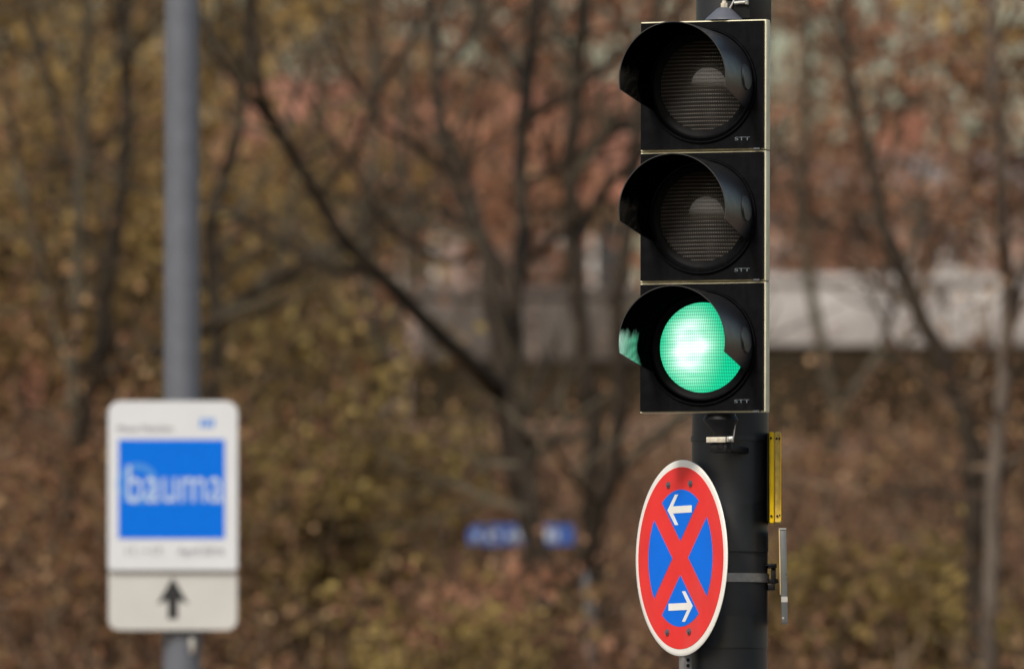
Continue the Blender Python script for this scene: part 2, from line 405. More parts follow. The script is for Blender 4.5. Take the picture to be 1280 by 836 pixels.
def add_dimple(mb):
    """the flat round boss moulded on each side of the visor"""
    for side in (0, 1):
        for k in range(1):
            n = 28; cy, ca, ry = -.055, R(6), .030
            top = []; rim = []
            for i in range(n):
                t = 2 * math.pi * i / n
                for lst, q, dr in ((top, .93, .0042), (rim, 1.0, .0004)):
                    a = ca + ry * q * math.sin(t) / .1245; y = cy + ry * q * math.cos(t)
                    if side: a = math.pi - a
                    r = .1240 + dr; lst.append(Vector((r * math.cos(a), y, r * math.sin(a))))
            a = ca if not side else math.pi - ca
            c = Vector((.1284 * math.cos(a), cy, .1284 * math.sin(a)))
            fs = [(i, (i + 1) % n, n + (i + 1) % n, n + i) for i in range(n)] + [(n + i, n + (i + 1) % n, 2 * n) for i in range(n)]
            mb.add(rim + top + [c], fs)

def make_module(root):
    """one lamp module; local origin at the lens centre on the door plane"""
    mb = MB()
    e = .0035; hz = H2 - .0010
    mb.box(-W2 - e, W2 + e, .010, .038, -hz, hz)                       # cream rim that shows round the door
    h = mb.obj('signal_housing', [M['body'], M['backbox']], root, bevel=.0025)
    mb = MB()                                                           # rounded rear bowl
    prof = [(.0381, .92), (.06, .84), (.09, .66), (.105, .45)]
    rings = [[(x * W2 * k, y, z * H2 * k) for x, z in rrect(-1, 1, -1, 1, .25)] for y, k in prof]
    m_ = len(rings[0]); vs = [p for r_ in rings for p in r_]
    fs = [(j * m_ + i, j * m_ + (i + 1) % m_, (j + 1) * m_ + (i + 1) % m_, (j + 1) * m_ + i) for j in range(3) for i in range(m_)]
    fs += [tuple(range(3 * m_, 4 * m_)), tuple(range(m_ - 1, -1, -1))]
    mb.add(vs, fs); mb.obj('rear_shell', M['backbox'], h, smooth=True)
    # door with round opening rim
    mb = MB(); fn = lambda u, v, hh: Vector((u, -hh, v))
    n = 64; outer = []; 
    sq = rrect(-W2 + .0005, W2 - .0005, -hz + .0035, hz - .0035, .006, 4)
    # resample outer outline by angle so it can be bridged to the round hole
    def on_sq(a):
        c, s = math.cos(a), math.sin(a); k = min((W2 - .0005) / max(abs(c), 1e-6), (hz - .0035) / max(abs(s), 1e-6)); return (c * k, s * k)
    ang = sorted(set([2 * math.pi * i / n for i in range(n)] + [math.atan2(sz * (hz - .0035), sx_ * (W2 - .0005)) % (2 * math.pi) for sx_ in (1, -1) for sz in (1, -1)]))
    nn = len(ang); out = [on_sq(a) for a in ang]; ri = .1145; inn = [(ri * math.cos(a), ri * math.sin(a)) for a in ang]
    vs = [fn(u, v, 0) for u, v in out] + [fn(u, v, 0) for u, v in inn] + [fn(u, v, -.0098) for u, v in out] + [fn(u, v, -.0098) for u, v in inn]
    fs = []
    for i in range(nn):
        j = (i + 1) % nn
        fs += [(i, j, nn + j, nn + i), (2 * nn + i, 3 * nn + i, 3 * nn + j, 2 * nn + j), (i, 2 * nn + i, 2 * nn + j, j), (nn + i, nn + j, 3 * nn + j, 3 * nn + i)]
    mb.add(vs, fs); mb.obj('door', M['black'], h)
    # raised collar the visor plugs into
    mb = MB(); vs = []; fs = []; m_ = 72
    prof = [(.1305, -.0002), (.1302, -.0045), (.1288, -.0062), (.1262, -.0062), (.1258, .0), (.118, .0), (.113, .003), (.106, .005), (.101, .006), (.1005, .012)]
    for r_, y in prof: vs += [(r_ * math.cos(2 * math.pi * i / m_), y, r_ * math.sin(2 * math.pi * i / m_)) for i in range(m_)]
    for j in range(len(prof) - 1): fs += [(j * m_ + i, j * m_ + (i + 1) % m_, (j + 1) * m_ + (i + 1) % m_, (j + 1) * m_ + i) for i in range(m_)]
    mb.add(vs, fs); mb.obj('lens_ring', M['black'], h, smooth=True)
    mb = make_visor(); add_dimple(mb); mb.obj('visor', [M['visor'], M['visor_in']], h, smooth=True)
    # domed lens
    mb = MB(); vs = [(0, -.020, 0)]; fs = []; m_ = 64; q = 14
    for j in range(1, q + 1):
        r_ = .1010 * j / q; y = .008 - .028 * (1 - (j / q) ** 2)
        vs += [(r_ * math.cos(2 * math.pi * i / m_), y, r_ * math.sin(2 * math.pi * i / m_)) for i in range(m_)]
    fs += [(0, 1 + i, 1 + (i + 1) % m_) for i in range(m_)]
    for j in range(q - 1): fs += [(1 + j * m_ + i, 1 + (j + 1) * m_ + i, 1 + (j + 1) * m_ + (i + 1) % m_, 1 + j * m_ + (i + 1) % m_) for i in range(m_)]
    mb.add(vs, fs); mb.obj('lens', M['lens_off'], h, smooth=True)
    # maker's mark
    text_mesh('STT', .036, .0075, lambda u, v, hh: Vector((u + .0965, -.0016, v - .1215)), 'maker_mark', M['mark'], h)
    # latch at the lower right corner of the door
    mb = MB(); mb.box(.1235, .1375, -.0025, .0085, -hz - .0002, -hz + .0032); mb.obj('latch', M['grey_cast'], h)
    return h
M['mark'] = mat('pale_mark', (.12, .15, .17), .4, var=.5, scale=300)
mod = make_module(head)
mods = []
for k in range(3):
    if k == 0: o = mod
    else:
        o = mod.copy(); COL.objects.link(o); o.parent = head
        for ch in list(mod.children):
            c = ch.copy(); COL.objects.link(c); c.parent = o
    o.location = (0, 0, H2 + k * PITCH); mods.append(o)
for ch in mods[0].children:
    if ch.name.startswith('lens') and 'ring' not in ch.name:
        ch.data = ch.data.copy(); ch.data.materials[0] = M['lens_on']; ch['label'] = 'glowing green lens'
for ch in mods[1].children:
    if ch.name.startswith('lens') and 'ring' not in ch.name:
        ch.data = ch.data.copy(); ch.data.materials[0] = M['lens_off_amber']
# mounting hardware
TOP = 3 * PITCH
def hp(mb, name, m, **k): return mb.obj(name, m, head, **k)
mb = MB(); cx = .037
mb.tube([(cx, .045, TOP + .001), (cx, .045, TOP + .005), (cx, .045, TOP + .027), (cx, .045, TOP + .030)], [.043, .041, .017, .012], 36)
hp(mb, 'top_cone', M['grey_cast'], smooth=True)
mb = MB(); mb.tube([(cx, .045, TOP + .0301), (cx, .045, TOP + .040)], [.0085, .0085], 6); mb.tube([(cx, .045, TOP + .040), (cx, .045, TOP + .046)], [.0055, .0045], 12)
hp(mb, 'top_nut', M['cap'])
mb = MB(); mb.box(.053, .097, .050, .20, TOP + .004, TOP + .12); mb.box(.020, .060, .07, .12, TOP + .05, TOP + .075)
hp(mb, 'top_bracket', M['iron'], bevel=.003)
mb = MB(); mb.tube([(.062, .044, TOP + .040), (.090, .044, TOP + .0415)], [.0045, .0045], 10); mb.tube([(.088, .044, TOP + .0413), (.094, .044, TOP + .0415)], [.007, .007], 6)
hp(mb, 'bracket_bolt', M['steel'])
mb = MB(); mb.tube([(.050, .043, TOP + .026), (.057, .045, TOP + .040), (.060, .047, TOP + .048)], .0022, 8)
hp(mb, 'earth_wire', M['steel'])
mb = MB(); rings = []
prof = [(-.002, .034, .034, .0), (-.014, .040, .040, .0), (-.044, .022, .024, .006), (-.052, .022, .024, .006), (-.080, .020, .022, .006)]
q = 20
for z, a, b_, dx in prof: rings += [(.029 + dx + a * math.cos(2 * math.pi * i / q), .050 + b_ * math.sin(2 * math.pi * i / q), z) for i in range(q)]
fs = [(j * q + i, j * q + (i + 1) % q, (j + 1) * q + (i + 1) % q, (j + 1) * q + i) for j in range(4) for i in range(q)] + [tuple(range(q)), tuple(range(5 * q - 1, 4 * q - 1, -1))]
mb.add(rings, fs); hp(mb, 'bottom_cone', M['iron'], smooth=True)
mb = MB(); mb.box(.010, .050, .030, .062, -.088, -.066); mb.box(.018, .042, .0625, .21, -.084, -.070); hp(mb, 'bottom_bracket', M['iron'], bevel=.003)
mb = MB(); mb.box(.004, .050, .022, .032, -.0655, -.053); hp(mb, 'clasp', M['cap'], bevel=.0015)
mb = MB(); mb.box(.0515, .066, .024, .034, -.0645, -.0525); mb.tube([(.060, .023, -.058), (.060, .019, -.058)], .0045, 6); hp(mb, 'clasp_screw', M['steel'], bevel=.001)
mb = MB(); mb.tube([(.063, .05, -.001), (.0632, .049, -.03), (.0605, .047, -.0535)], .0017, 8); hp(mb, 'cable', M['steel_band'])
strap = ring(548.5, 6.5, .0025, 'strap', M['pole'], root); strap['label'] = 'narrow dark strap under the traffic light'

ring(641, 98, .0009, 'wrap_film', M['wrap'], root)
ring(780, 60, .0009, 'wrap_film', M['wrap'], root)

# ------------------------------------------------------------------ round no stopping sign
ax = pole_axis(698); SA = R(63)
nrm = Vector((-math.sin(SA), -math.cos(SA), 0)); tan = Vector((math.cos(SA), -math.sin(SA), 0)); UZ = Vector((0, 0, 1))
scen = ax + nrm * .1205; scen.z = P(0, 698, D_POLE).z
scen.x = P(851.8, 698, scen.y / CT).x
sgn = wthing('no_stopping_sign', 'round red and blue no stopping sign with two white arrows, seen at an angle', 'road sign', scen - UZ * .2205)
U = .2205 / 122
sf = lambda u, v, h: scen + tan * (u * U) + UZ * (v * U) + nrm * h
def sp(polys, name, m, h, base=.0, root=sgn, **k):
    mb = MB()
    for p in polys: mb.prism(p, sf, base, h)
    return part(mb, name, m, root, **k)
mb = MB(); rim = circle(1, 96)
prof = [(119.5, -.0020), (122, -.0008), (122.3, .0006), (121.6, .0018), (118, .0022)]
vs = [sf(u * r_, v * r_, h) for r_, h in prof for u, v in rim] + []
fs = [(j * 96 + i, j * 96 + (i + 1) % 96, (j + 1) * 96 + (i + 1) % 96, (j + 1) * 96 + i) for j in range(4) for i in range(96)]
fs += [tuple(range(4 * 96, 5 * 96)), tuple(range(95, -1, -1))]
mb.add(vs, fs); part(mb, 'sign_plate', M['s_white'], sgn, smooth=True)
sp([circle(113.5, 96)], 'red_field', M['s_red'], .0030, .0021)
secs = []
for q in range(4):
    a0 = R(90 * q); half = R(45) - math.asin(15 / 85.5)
    arc = [(85.5 * math.cos(a0 - half + 2 * half * i / 20), 85.5 * math.sin(a0 - half + 2 * half * i / 20)) for i in range(21)]
    ap = (21.2 * math.cos(a0), 21.2 * math.sin(a0)); secs.append([ap] + arc)
for s_ in secs: sp([s_], 'blue_field', M['s_blue'], .0036, .0029)
# purple fringe where blue film overlaps red stays inside the film edge; arrows
arrow = [(-33.5, 60.5), (-13.5, 79.5), (-5, 79.5), (-19, 65), (31, 65), (31, 56.2), (-19, 56.2), (-5, 41.5), (-13.5, 41.5)]
def tri_arrow(s):
    a = [(s * u, s * v) for u, v in arrow]
    pts = lambda *i: [a[k] for k in i]
    return [pts(0, 3, 2, 1), pts(0, 8, 7, 6), pts(0, 6, 5, 4, 3)]
for s in (1, -1): sp(tri_arrow(s), 'arrow', M['s_white'], .0041, .0035)
for u, v in ((-31, 92), (28, 92), (-34, -92), (24, -92)):
    mb = MB(); mb.prism(circle(4.3, 14, u, v), sf, .0029, .0052); mb.prism(circle(2.6, 6, u, v), sf, .0051, .0085)
    part(mb, 'bolt', M['steel_bolt'] if 'steel_bolt' in M else M['grey_cast'], sgn)
mb = MB()                                                               # perforated mounting rail behind
for u in (-3,):
    mb.prism([(u - 7, -150), (u + 7, -150), (u + 7, 112), (u - 7, 112)], sf, -.022, -.0022)
rail = part(mb, 'mounting_rail', M['steel_band'], sgn, bevel=.001)
mb = MB()
for v in (-148, -141, -134, -127): mb.prism(circle(2.4, 10, 4.05, v), lambda u, v_, h: scen + tan * (4.05 * U + .0003 + h) + UZ * (v_ * U) + nrm * (-.012 + (u - 4.05) * U), 0, .0008)
part(mb, 'rail_hole', M['iron'], sgn)
ring(722.5, 11, .003, 'clamp_band', M['steel_band'], root)
mb = MB()
for py in (722.5,):
    c = scen.copy(); c.z = P(0, py, D_POLE).z
    mb.prism([(-14, -5), (14, -5), (14, 5), (-14, 5)], lambda u, v, h: c + tan * u * U + UZ * v * U + nrm * h, -.05, -.0225)
part(mb, 'clamp_block', M['grey_cast'], sgn, bevel=.001)

# ------------------------------------------------------------------ yellow box and edge-on plate on the right of the pole
yc = P(968, 598, D_POLE); Ky = K
yb = wthing('yellow_box', 'narrow weathered yellow box fixed upright on the right of the pole', 'box', yc - UZ * 57 * Ky)
rz = Matrix.Rotation(R(-1.2), 3, 'Z')
def loc(c, rot): return lambda x, y, z: c + rot @ Vector((x, y, z))
def lbox(mb, c, rot, x0, x1, y0, y1, z0, z1):
    vs = [c + rot @ Vector((x, y, z)) for z in (z0, z1) for y in (y0, y1) for x in (x0, x1)]
    mb.add(vs, [(0, 2, 3, 1), (4, 5, 7, 6), (0, 1, 5, 4), (2, 6, 7, 3), (0, 4, 6, 2), (1, 3, 7, 5)])
mb = MB(); lbox(mb, yc, rz, -.0125, -.0005, -.075, .075, -57 * Ky, 57 * Ky); part(mb, 'front_shell', M['yellow'], yb, bevel=.004)
mb = MB(); lbox(mb, yc, rz, .0008, .0145, -.070, .075, -56 * Ky, 57 * Ky); part(mb, 'rear_shell', M['yellow_worn'], yb, bevel=.003)
mb = MB(); lbox(mb, yc, rz, .0125, .0150, -.0735, -.0702, -54 * Ky, 55 * Ky); part(mb, 'edge_strip', M['yellow'], yb, bevel=.0007)
mb = MB(); lbox(mb, yc, rz, -.0175, -.0128, -.08, .08, -54 * Ky, 55 * Ky); part(mb, 'back_plate', M['iron'], yb, bevel=.001)
for x, z in ((-.008, 49), (.005, 48.5), (.0115, 48.5), (-.0075, -48), (.006, -48), (.0125, -47)):
    mb = MB(); c = yc + rz @ Vector((x, -.0755 if x < 0 else -.0705, z * Ky)); mb.tube([c, c + Vector((0, -.003, 0))], .0026, 8); part(mb, 'screw', M['iron'], yb)
gp = P(978.5, 721, D_POLE)
gb = wthing('edge_on_plate', 'thin grey plate seen edge on, clamped to the pole below the yellow box', 'plate', gp - UZ * .105)
rot = Matrix.Rotation(R(-1.1), 3, 'Y').inverted() @ Matrix.Rotation(R(-4.5), 3, 'Z')
rot = Matrix.Rotation(R(1.0), 3, 'Y') @ Matrix.Rotation(R(-4.5), 3, 'Z')
rot = Matrix.Rotation(R(-0.95), 3, 'Y') @ Matrix.Rotation(R(-1.3), 3, 'Z')
hz = 58 * K
mb = MB(); lbox(mb, gp, rot, -.0045, .0095, -.09, .09, -hz, hz); part(mb, 'panel', M['plate'], gb, bevel=.001)
mb = MB(); lbox(mb, gp, rot, -.0075, -.0046, -.092, -.07, -.4 * hz, hz); part(mb, 'folded_edge', M['plate_edge'], gb, bevel=.0008)
mb = MB(); lbox(mb, gp, rot, -.0072, .0092, -.0925, -.08, hz + .0002, hz + .003); part(mb, 'top_fold', M['sticker'], gb)
mb = MB(); lbox(mb, gp, rot, -.0047, .0097, -.0912, -.05, -.56 * hz, -.44 * hz); part(mb, 'sticker', M['sticker'], gb)
mb = MB(); lbox(mb, gp, rot, -.003, .001, -.0912, -.05, -.92 * hz, -.88 * hz); part(mb, 'sticker', M['sticker'], gb)
mb = MB(); c = P(964, 721, D_POLE)
I3 = Matrix.Identity(3)
lbox(mb, c, I3, -.008, .008, -.03, .03, -.030, -.016); lbox(mb, c, I3, -.008, .012, -.03, .03, .020, .030); lbox(mb, c, I3, .000, .010, -.022, .022, -.016, .020)
lbox(mb, c, I3, -.020, .016, -.018, .018, -.014, -.004); lbox(mb, c, I3, -.018, .012, -.032, .02, .0245, .0275)
part(mb, 'clamp', M['iron'], gb, bevel=.0015)

# ------------------------------------------------------------------ lamp post with the two plates
D_L = 42.0; KL = S0 * D_L / D0
def lp_axis(py): return P(227.6, py, D_L + .10)
KL2 = S0 * (D_L + .1) / D0
py0 = 836 + (P(0, 836, D_L + .1).z - .12) / KL2
lb = lp_axis(py0); lb = Vector((lb.x, lb.y, .12))
lamp = wthing('lamp_post', 'tall grey tapered post behind the white and blue board', 'lamp post', lb)
mb = MB(); pys = [py0, 1300, 836, 418, 0, -900]
mb.tube([lp_axis(p) for p in pys], [(24.3 - (836 - p) / 836 * 2.9) * KL2 for p in pys], 36); part(mb, 'shaft', M['lamp_post'], lamp, smooth=True)
mb = MB(); mb.tube([lb, lb + UZ * .05, lb + UZ * .06], [.12, .12, .08], 32); part(mb, 'base_collar', M['lamp_post'], lamp, smooth=True)
mb = MB(); c = lp_axis(1500); mb.box(c.x - .035, c.x + .035, c.y - .075, c.y - .02, c.z - .16, c.z + .16); part(mb, 'service_door', M['lamp_post'], lamp, bevel=.003)
mb = MB(); c = lp_axis(806); mb.box(c.x + .030, c.x + .050, c.y - .068, c.y - .035, c.z - .034, c.z + .030); part(mb, 'hatch_lock', M['steel'], lamp, bevel=.004)

def board_fn(px, py):
    o = P(px, py, D_L)
    return lambda u, v, h: o + Vector((u * KL, -h, v * KL))
bf = board_fn(216, 606)
bd = wthing('event_board', 'white board with blue square and white lettering on the grey post', 'sign', bf(0, -106, 0))
mb = MB(); mb.prism(rrect(-81, 81, -106.5, 105, 15, 6, 4), bf, -.004, 0); part(mb, 'board', M['e_white'], bd)
mb = MB(); mb.prism([(-68, -67), (65, -67), (65, 57), (-68, 57)], bf, .0003, .0012); part(mb, 'blue_square', M['e_blue'], bd)
mb = MB(); o_ = circle(25.5, 48, -44, 2); i_ = circle(17, 48, -44, 2); n = 48
vs = [bf(u, v, .0018) for u, v in o_] + [bf(u, v, .0018) for u, v in i_]
mb.add(vs, [(i, (i + 1) % n, n + (i + 1) % n, n + i) for i in range(n)]); part(mb, 'emblem_ring', M['e_light'], bd)
B = WORLD[bd.name]
def btext(body, cu, cv, w, h, name, m, bold=0): text_mesh(body, w, h, lambda u, v, hh: bf(u + cu, v + cv, .0024), name, m, bd, base=B, bold=bold)
btext('bauma', 3, 1.5, 120, 47, 'lettering', M['e_letter'], .0)
btext('Messe München', -35, 71, 70, 8, 'lettering', M['e_pale'] if 'e_pale' in M else M['e_text'])
btext('11.', -50, -82.5, 15, 10, 'lettering', M['e_text'])
btext('–', -34, -82.5, 8, 1.6, 'lettering', M['e_text'])
btext('17.', -18, -82.5, 15, 10, 'lettering', M['e_text'])
btext('April', 20, -84, 28, 13, 'lettering', M['e_text'])
btext('2016', 51, -82.5, 26, 10, 'lettering', M['e_text'])
mb = MB()
for k in range(3): mb.prism([(33 + k * 6.5, 72), (37.5 + k * 6.5, 72), (39.5 + k * 6.5, 83), (35 + k * 6.5, 83)], bf, .0003, .0015)
part(mb, 'emblem', M['e_light'], bd)
for v in (60, -95):
    mb = MB(); mb.prism([(-16, v - 5), (40, v - 5), (40, v + 5), (-16, v + 5)], bf, -.075, -.0042); part(mb, 'clamp', M['steel_band'], bd)
bf2 = board_fn(216, 750)
ap_ = wthing('arrow_plate', 'small white plate with black up arrow under the blue board', 'sign', bf2(0, -37, 0))
mb = MB(); mb.prism(rrect(-80.5, 80.5, -37, 36.6, 4, 6, 13), bf2, -.004, 0); part(mb, 'plate', M['e_grey'], ap_)
mb = MB()
mb.prism([(0, 29), (20, -5), (0, 3)], bf2, .0003, .0014); mb.prism([(0, 29), (0, 3), (-20, -5)], bf2, .0003, .0014)
mb.prism([(-6.3, -23), (6.3, -23), (6.3, 6), (-6.3, 6)], bf2, .0016, .0022)
part(mb, 'arrow', M['e_black'], ap_)
mb = MB(); mb.prism([(-16, -5), (40, -5), (40, 5), (-16, 5)], bf2, -.075, -.0042); part(mb, 'clamp', M['steel_band'], ap_)

# ------------------------------------------------------------------ street nameplate far behind
D_N = 63.6; KN = S0 * D_N / D0
npc = P(651, 668, D_N); nf = lambda u, v, h: npc + Vector((u * KN, -h, v * KN))
npost = P(737, 800, D_N + .05); gz = ground_z(npost.x, npost.y)
nm = wthing('street_nameplate', 'long blue street nameplate with white lettering behind the forked trunk', 'street sign', (npc.x, npc.y, npc.z - 16 * KN))
mb = MB(); mb.prism(rrect(-66, 66, -13, 13, 3), nf, -.01, 0); part(mb, 'plate', M['name_blue'], nm)
mb = MB(); rr_ = random.Random(4); u = -58
while u < 56:                                                            # unreadable at this distance: letter-sized strokes
    w = rr_.uniform(5, 9); hh = rr_.choice((6, 8, 8)); mb.prism([(u, -7), (u + w, -7), (u + w, -7 + hh * 1.6), (u, -7 + hh * 1.6)], nf, .0005, .002); part(mb, 'letter', M['name_white'], nm); mb = MB(); u += w + rr_.choice((2.5, 3, 10))
pst = wthing('sign_post', 'slim pale grey post under the blue street nameplate', 'post', (npost.x, npost.y, gz))
mb = MB(); mb.tube([(npost.x, npost.y, gz - .1), (npost.x, npost.y, npc.z + 16 * KN)], .045, 16); part(mb, 'shaft', M['post_grey'], pst, smooth=True)
mb = MB(); c = Vector((npost.x, npost.y, npc.z + 16 * KN)); mb.tube([c, c + UZ * .03], [.048, .03], 16); part(mb, 'post_cap', M['iron'], pst, smooth=True)

# ------------------------------------------------------------------ parapet wall far right
D_W = 88.0; KW = S0 * D_W / D0
def wall(name, label, px0, px1, ptop, pmid, d, pale):
    a, b_ = P(px0, ptop, d), P(px1, ptop, d); k = S0 * d / D0; zt, zm = P(0, ptop, d).z, P(0, pmid, d).z
    zb = min(ground_z(a.x, a.y), ground_z(b_.x, a.y)) - .4
    w = wthing(name, label, 'wall', ((a.x + b_.x) / 2, a.y, zb + .4))
    mb = MB(); nseg = max(2, int((b_.x - a.x) / 1.6)); dx = (b_.x - a.x) / nseg
    for i in range(nseg): mb.box(a.x + i * dx + .012, a.x + (i + 1) * dx - .012, a.y - .02, a.y + .25, zm, zt - .06)
    part(mb, 'parapet', pale, w, bevel=.01)
    mb = MB(); mb.box(a.x - .05, b_.x + .05, a.y - .06, a.y + .29, zt - .058, zt + .02); part(mb, 'coping', pale, w, bevel=.01)
    mb = MB(); mb.box(a.x - .05, b_.x + .05, a.y + .03, a.y + .32, zb, zm - .002); part(mb, 'base_course', M['wall_dark'], w, bevel=.02)
    return w
wall('parapet_wall', 'pale concrete parapet wall on a dark stone base to the right of the signal pole', 945, 1420, 346, 432, D_W, M['wall_pale'])
M['wall_mid'] = mat('grey_mauve_render', (.09, .076, .066), .9, var=.2, scale=1.2, dirt=(.13, .11, .10), dirt_amt=.5)
wall('garden_wall', 'grey garden wall behind the forked tree, mostly hidden by branches', 520, 815, 362, 450, D_W + 5, M['wall_mid'])

# ------------------------------------------------------------------ houses beyond the trees
def house(label, px0, px1, peave, pridge, d, wallm, wins, depth=7, roofm='roof'):
    a, b_ = P(px0, peave, d), P(px1, peave, d); ze, zr = a.z, P(0, pridge, d).z; gz = ground_z(a.x, a.y) - .3
    y0, y1 = a.y, a.y + depth; k = S0 * d / D0
    h = wthing('house', label, 'house', ((a.x + b_.x) / 2, y0, gz + .3))
    mb = MB(); mb.box(a.x, b_.x, y0, y1, gz, ze)
    for x in (a.x, b_.x):
        s = .0 
    mb.add([(a.x, y0, ze), (a.x, y1, ze), (a.x, (y0 + y1) / 2, zr), (b_.x, y0, ze), (b_.x, y1, ze), (b_.x, (y0 + y1) / 2, zr)], [(0, 1, 2), (3, 5, 4), (0, 2, 5, 3), (1, 4, 5, 2)])
    part(mb, 'wall', wallm, h, fix=False)
    mb = MB(); e = .5; t = .18; sl = (zr - ze) / (depth / 2)
    for s in (-1, 1):
        ym = (y0 + y1) / 2; ye = ym + s * (depth / 2 + e); zz = ze - e * sl
        vs = [(a.x - .4, ye, zz + .05), (b_.x + .4, ye, zz + .05), (b_.x + .4, ym + .001 * s, zr + .05), (a.x - .4, ym + .001 * s, zr + .05)]
        mb.add(vs + [(p[0], p[1], p[2] + t) for p in vs], [(0, 1, 2, 3), (7, 6, 5, 4), (0, 4, 5, 1), (1, 5, 6, 2), (2, 6, 7, 3), (3, 7, 4, 0)])
    rf = part(mb, 'roof', M[roofm], h)
    mb = MB(); cxx = a.x + (b_.x - a.x) * .3; mb.box(cxx, cxx + .7, (y0 + y1) / 2 - .4, (y0 + y1) / 2 + .4, zr - .3, zr + .8); ch = part(mb, 'chimney', M['brick'], h); ch.parent = rf
    for (wx, wy, ww, wh) in wins:
        c = P(wx, wy, d); mb = MB(); 
        for q in ((-ww, -ww + .1, -wh, wh), (ww - .1, ww, -wh, wh), (-ww + .1, ww - .1, wh - .1, wh), (-ww + .1, ww - .1, -wh, -wh + .1), (-.04, .04, -wh + .1, wh - .1)):
            mb.box(c.x + q[0], c.x + q[1], y0 - .06, y0 - .004, c.z + q[2], c.z + q[3])
        w = part(mb, 'window', M['frame'], h)
        mb = MB(); mb.box(c.x - ww + .05, c.x + ww - .05, y0 - .03, y0 - .006, c.z - wh + .05, c.z + wh - .05); pn = part(mb, 'pane', M['pane'], h); pn.parent = w
    return h
house('rose plastered house with red tiled roof behind the forked tree', 300, 790, 235, 95, 150, M['house'], [(380, 300, .5, .7), (500, 330, .5, .7), (740, 310, .5, .7)])
house('brick house with red tiled roof behind the grey lamp post', -160, 190, 260, 120, 156, M['brick'], [(60, 300, .5, .6), (150, 310, .5, .6)])
house('plastered house with low grey roof above the pale parapet wall', 960, 1450, 240, 190, 152, M['house'], [(1040, 295, .5, .5), (1180, 298, .5, .5)], roofm='roof_grey')

# ------------------------------------------------------------------ trees
rnd = random.Random(5)
def jig(v, a): return v + Vector((rnd.uniform(-a, a), rnd.uniform(-a, a), rnd.uniform(-a, a)))
def rdir(up=.3):
    while True:
        v = Vector((rnd.uniform(-1, 1), rnd.uniform(-1, 1), rnd.uniform(-1, 1)))
        if .1 < v.length < 1: break
    v.normalize(); v.z = v.z * .8 + up; return v.normalized()
def leaf(mb, p, s):
    a = rdir(0); b = a.orthogonal().normalized(); b = Matrix.Rotation(rnd.uniform(0, 6.28), 3, a) @ b; c = a.cross(b)
    l = s * rnd.uniform(.7, 1.4); w = l * rnd.uniform(.45, .8)
    mb.add([p - b * l * .5, p + c * w * .5 + a * w * .12, p + b * l * .5, p - c * w * .5 + a * w * .12], [(0, 1, 2, 3)])
def twig(mb, p, d, ln, r, lv, leaves=None, n=4, lsz=.06, dens=0, sides=3, up=.08):
    pts = [p]; rad = [r]; q = p; dd = d
    for i in range(n):
        dd = (dd + rdir(0) * .28 + Vector((0, 0, up))).normalized(); q = q + dd * ln / n
        pts.append(q); rad.append(r * (1 - .8 * (i + 1) / n))
    mb.cur = 0; mb.tube(pts, rad, sides, cap=False)
    if dens:
        mb.cur = 1
        for i in range(1, len(pts)):
            for _ in range(dens): leaf(mb, jig(pts[i], lsz * 1.8), lsz)
        mb.cur = 0
    if lv > 0:
        for _ in range(rnd.randint(2, 4)):
            k = rnd.randint(1, n); nd = (dd + rdir(.15) * 1.1).normalized()
            twig(mb, pts[k], nd, ln * rnd.uniform(.45, .75), max(.004, rad[k] * .75), lv - 1, leaves, n, lsz, dens, 3, up)

def tree(label, d, limbs, bark=None, leafm=None, dens=1, lsz=.05, spray=(10, 26), name='bare_tree', thin=1.0, lv=2):
    """limbs: list of pixel polylines [(px,py,width_px,depth offset), ...]; first one is the trunk"""
    k = S0 * d / D0
    x0, y0_, w0 = limbs[0][0][:3]; p0 = P(x0, y0_, d); g = ground_z(p0.x, p0.y)
    r = wthing(name, label, 'tree', (p0.x, p0.y, g))
    tr = MB(); cr = MB()
    for li, L_ in enumerate(limbs):
        pts = [P(a[0], a[1], d + (a[3] if len(a) > 3 else 0)) for a in L_]; rad = [a[2] * k / 2 * thin for a in L_]
        if li == 0: pts.insert(0, Vector((p0.x, p0.y, g - .2))); rad.insert(0, rad[0] * 1.25)
        fine = []; fr = []
        for i in range(len(pts) - 1):
            m_ = 5
            for j in range(m_):
                t = j / m_; q = pts[i].lerp(pts[i + 1], t); fine.append(jig(q, .18 * rad[i])); fr.append(rad[i] + (rad[i + 1] - rad[i]) * t)
        fine.append(pts[-1]); fr.append(rad[-1])
        e = (pts[-1] - pts[-2]).normalized(); q = pts[-1]                 # carry the limb on above the frame
        for j in range(4):
            e = (e + Vector((rnd.uniform(-.2, .2), rnd.uniform(-.3, .3), .12))).normalized(); q = q + e * .4; fine.append(q); fr.append(rad[-1] * (.8 - .19 * j))
        tr.tube(fine, fr, 10, rough=.06)
        for _ in range(int(1.7 * rnd.randint(*spray))):
            i = rnd.randint(len(fine) // 4, len(fine) - 1)
            if fine[i].z < g + 1.0: continue
            dr = ((fine[min(i + 1, len(fine) - 1)] - fine[i - 1]).normalized() * .5 + rdir(.25)).normalized()
            twig(cr, fine[i], dr, rnd.uniform(.5, 1.5), min(.03, fr[i] * .6), lv, None, 4, lsz, dens if rnd.random() < .6 else 0)
    part(tr, 'trunk', bark or M['bark'], r, smooth=True, fix=False)
    part(cr, 'crown', [M['bark_mid'] if d > 61.7 else M['twig'], leafm or M['dead']], r, fix=False)
    return r

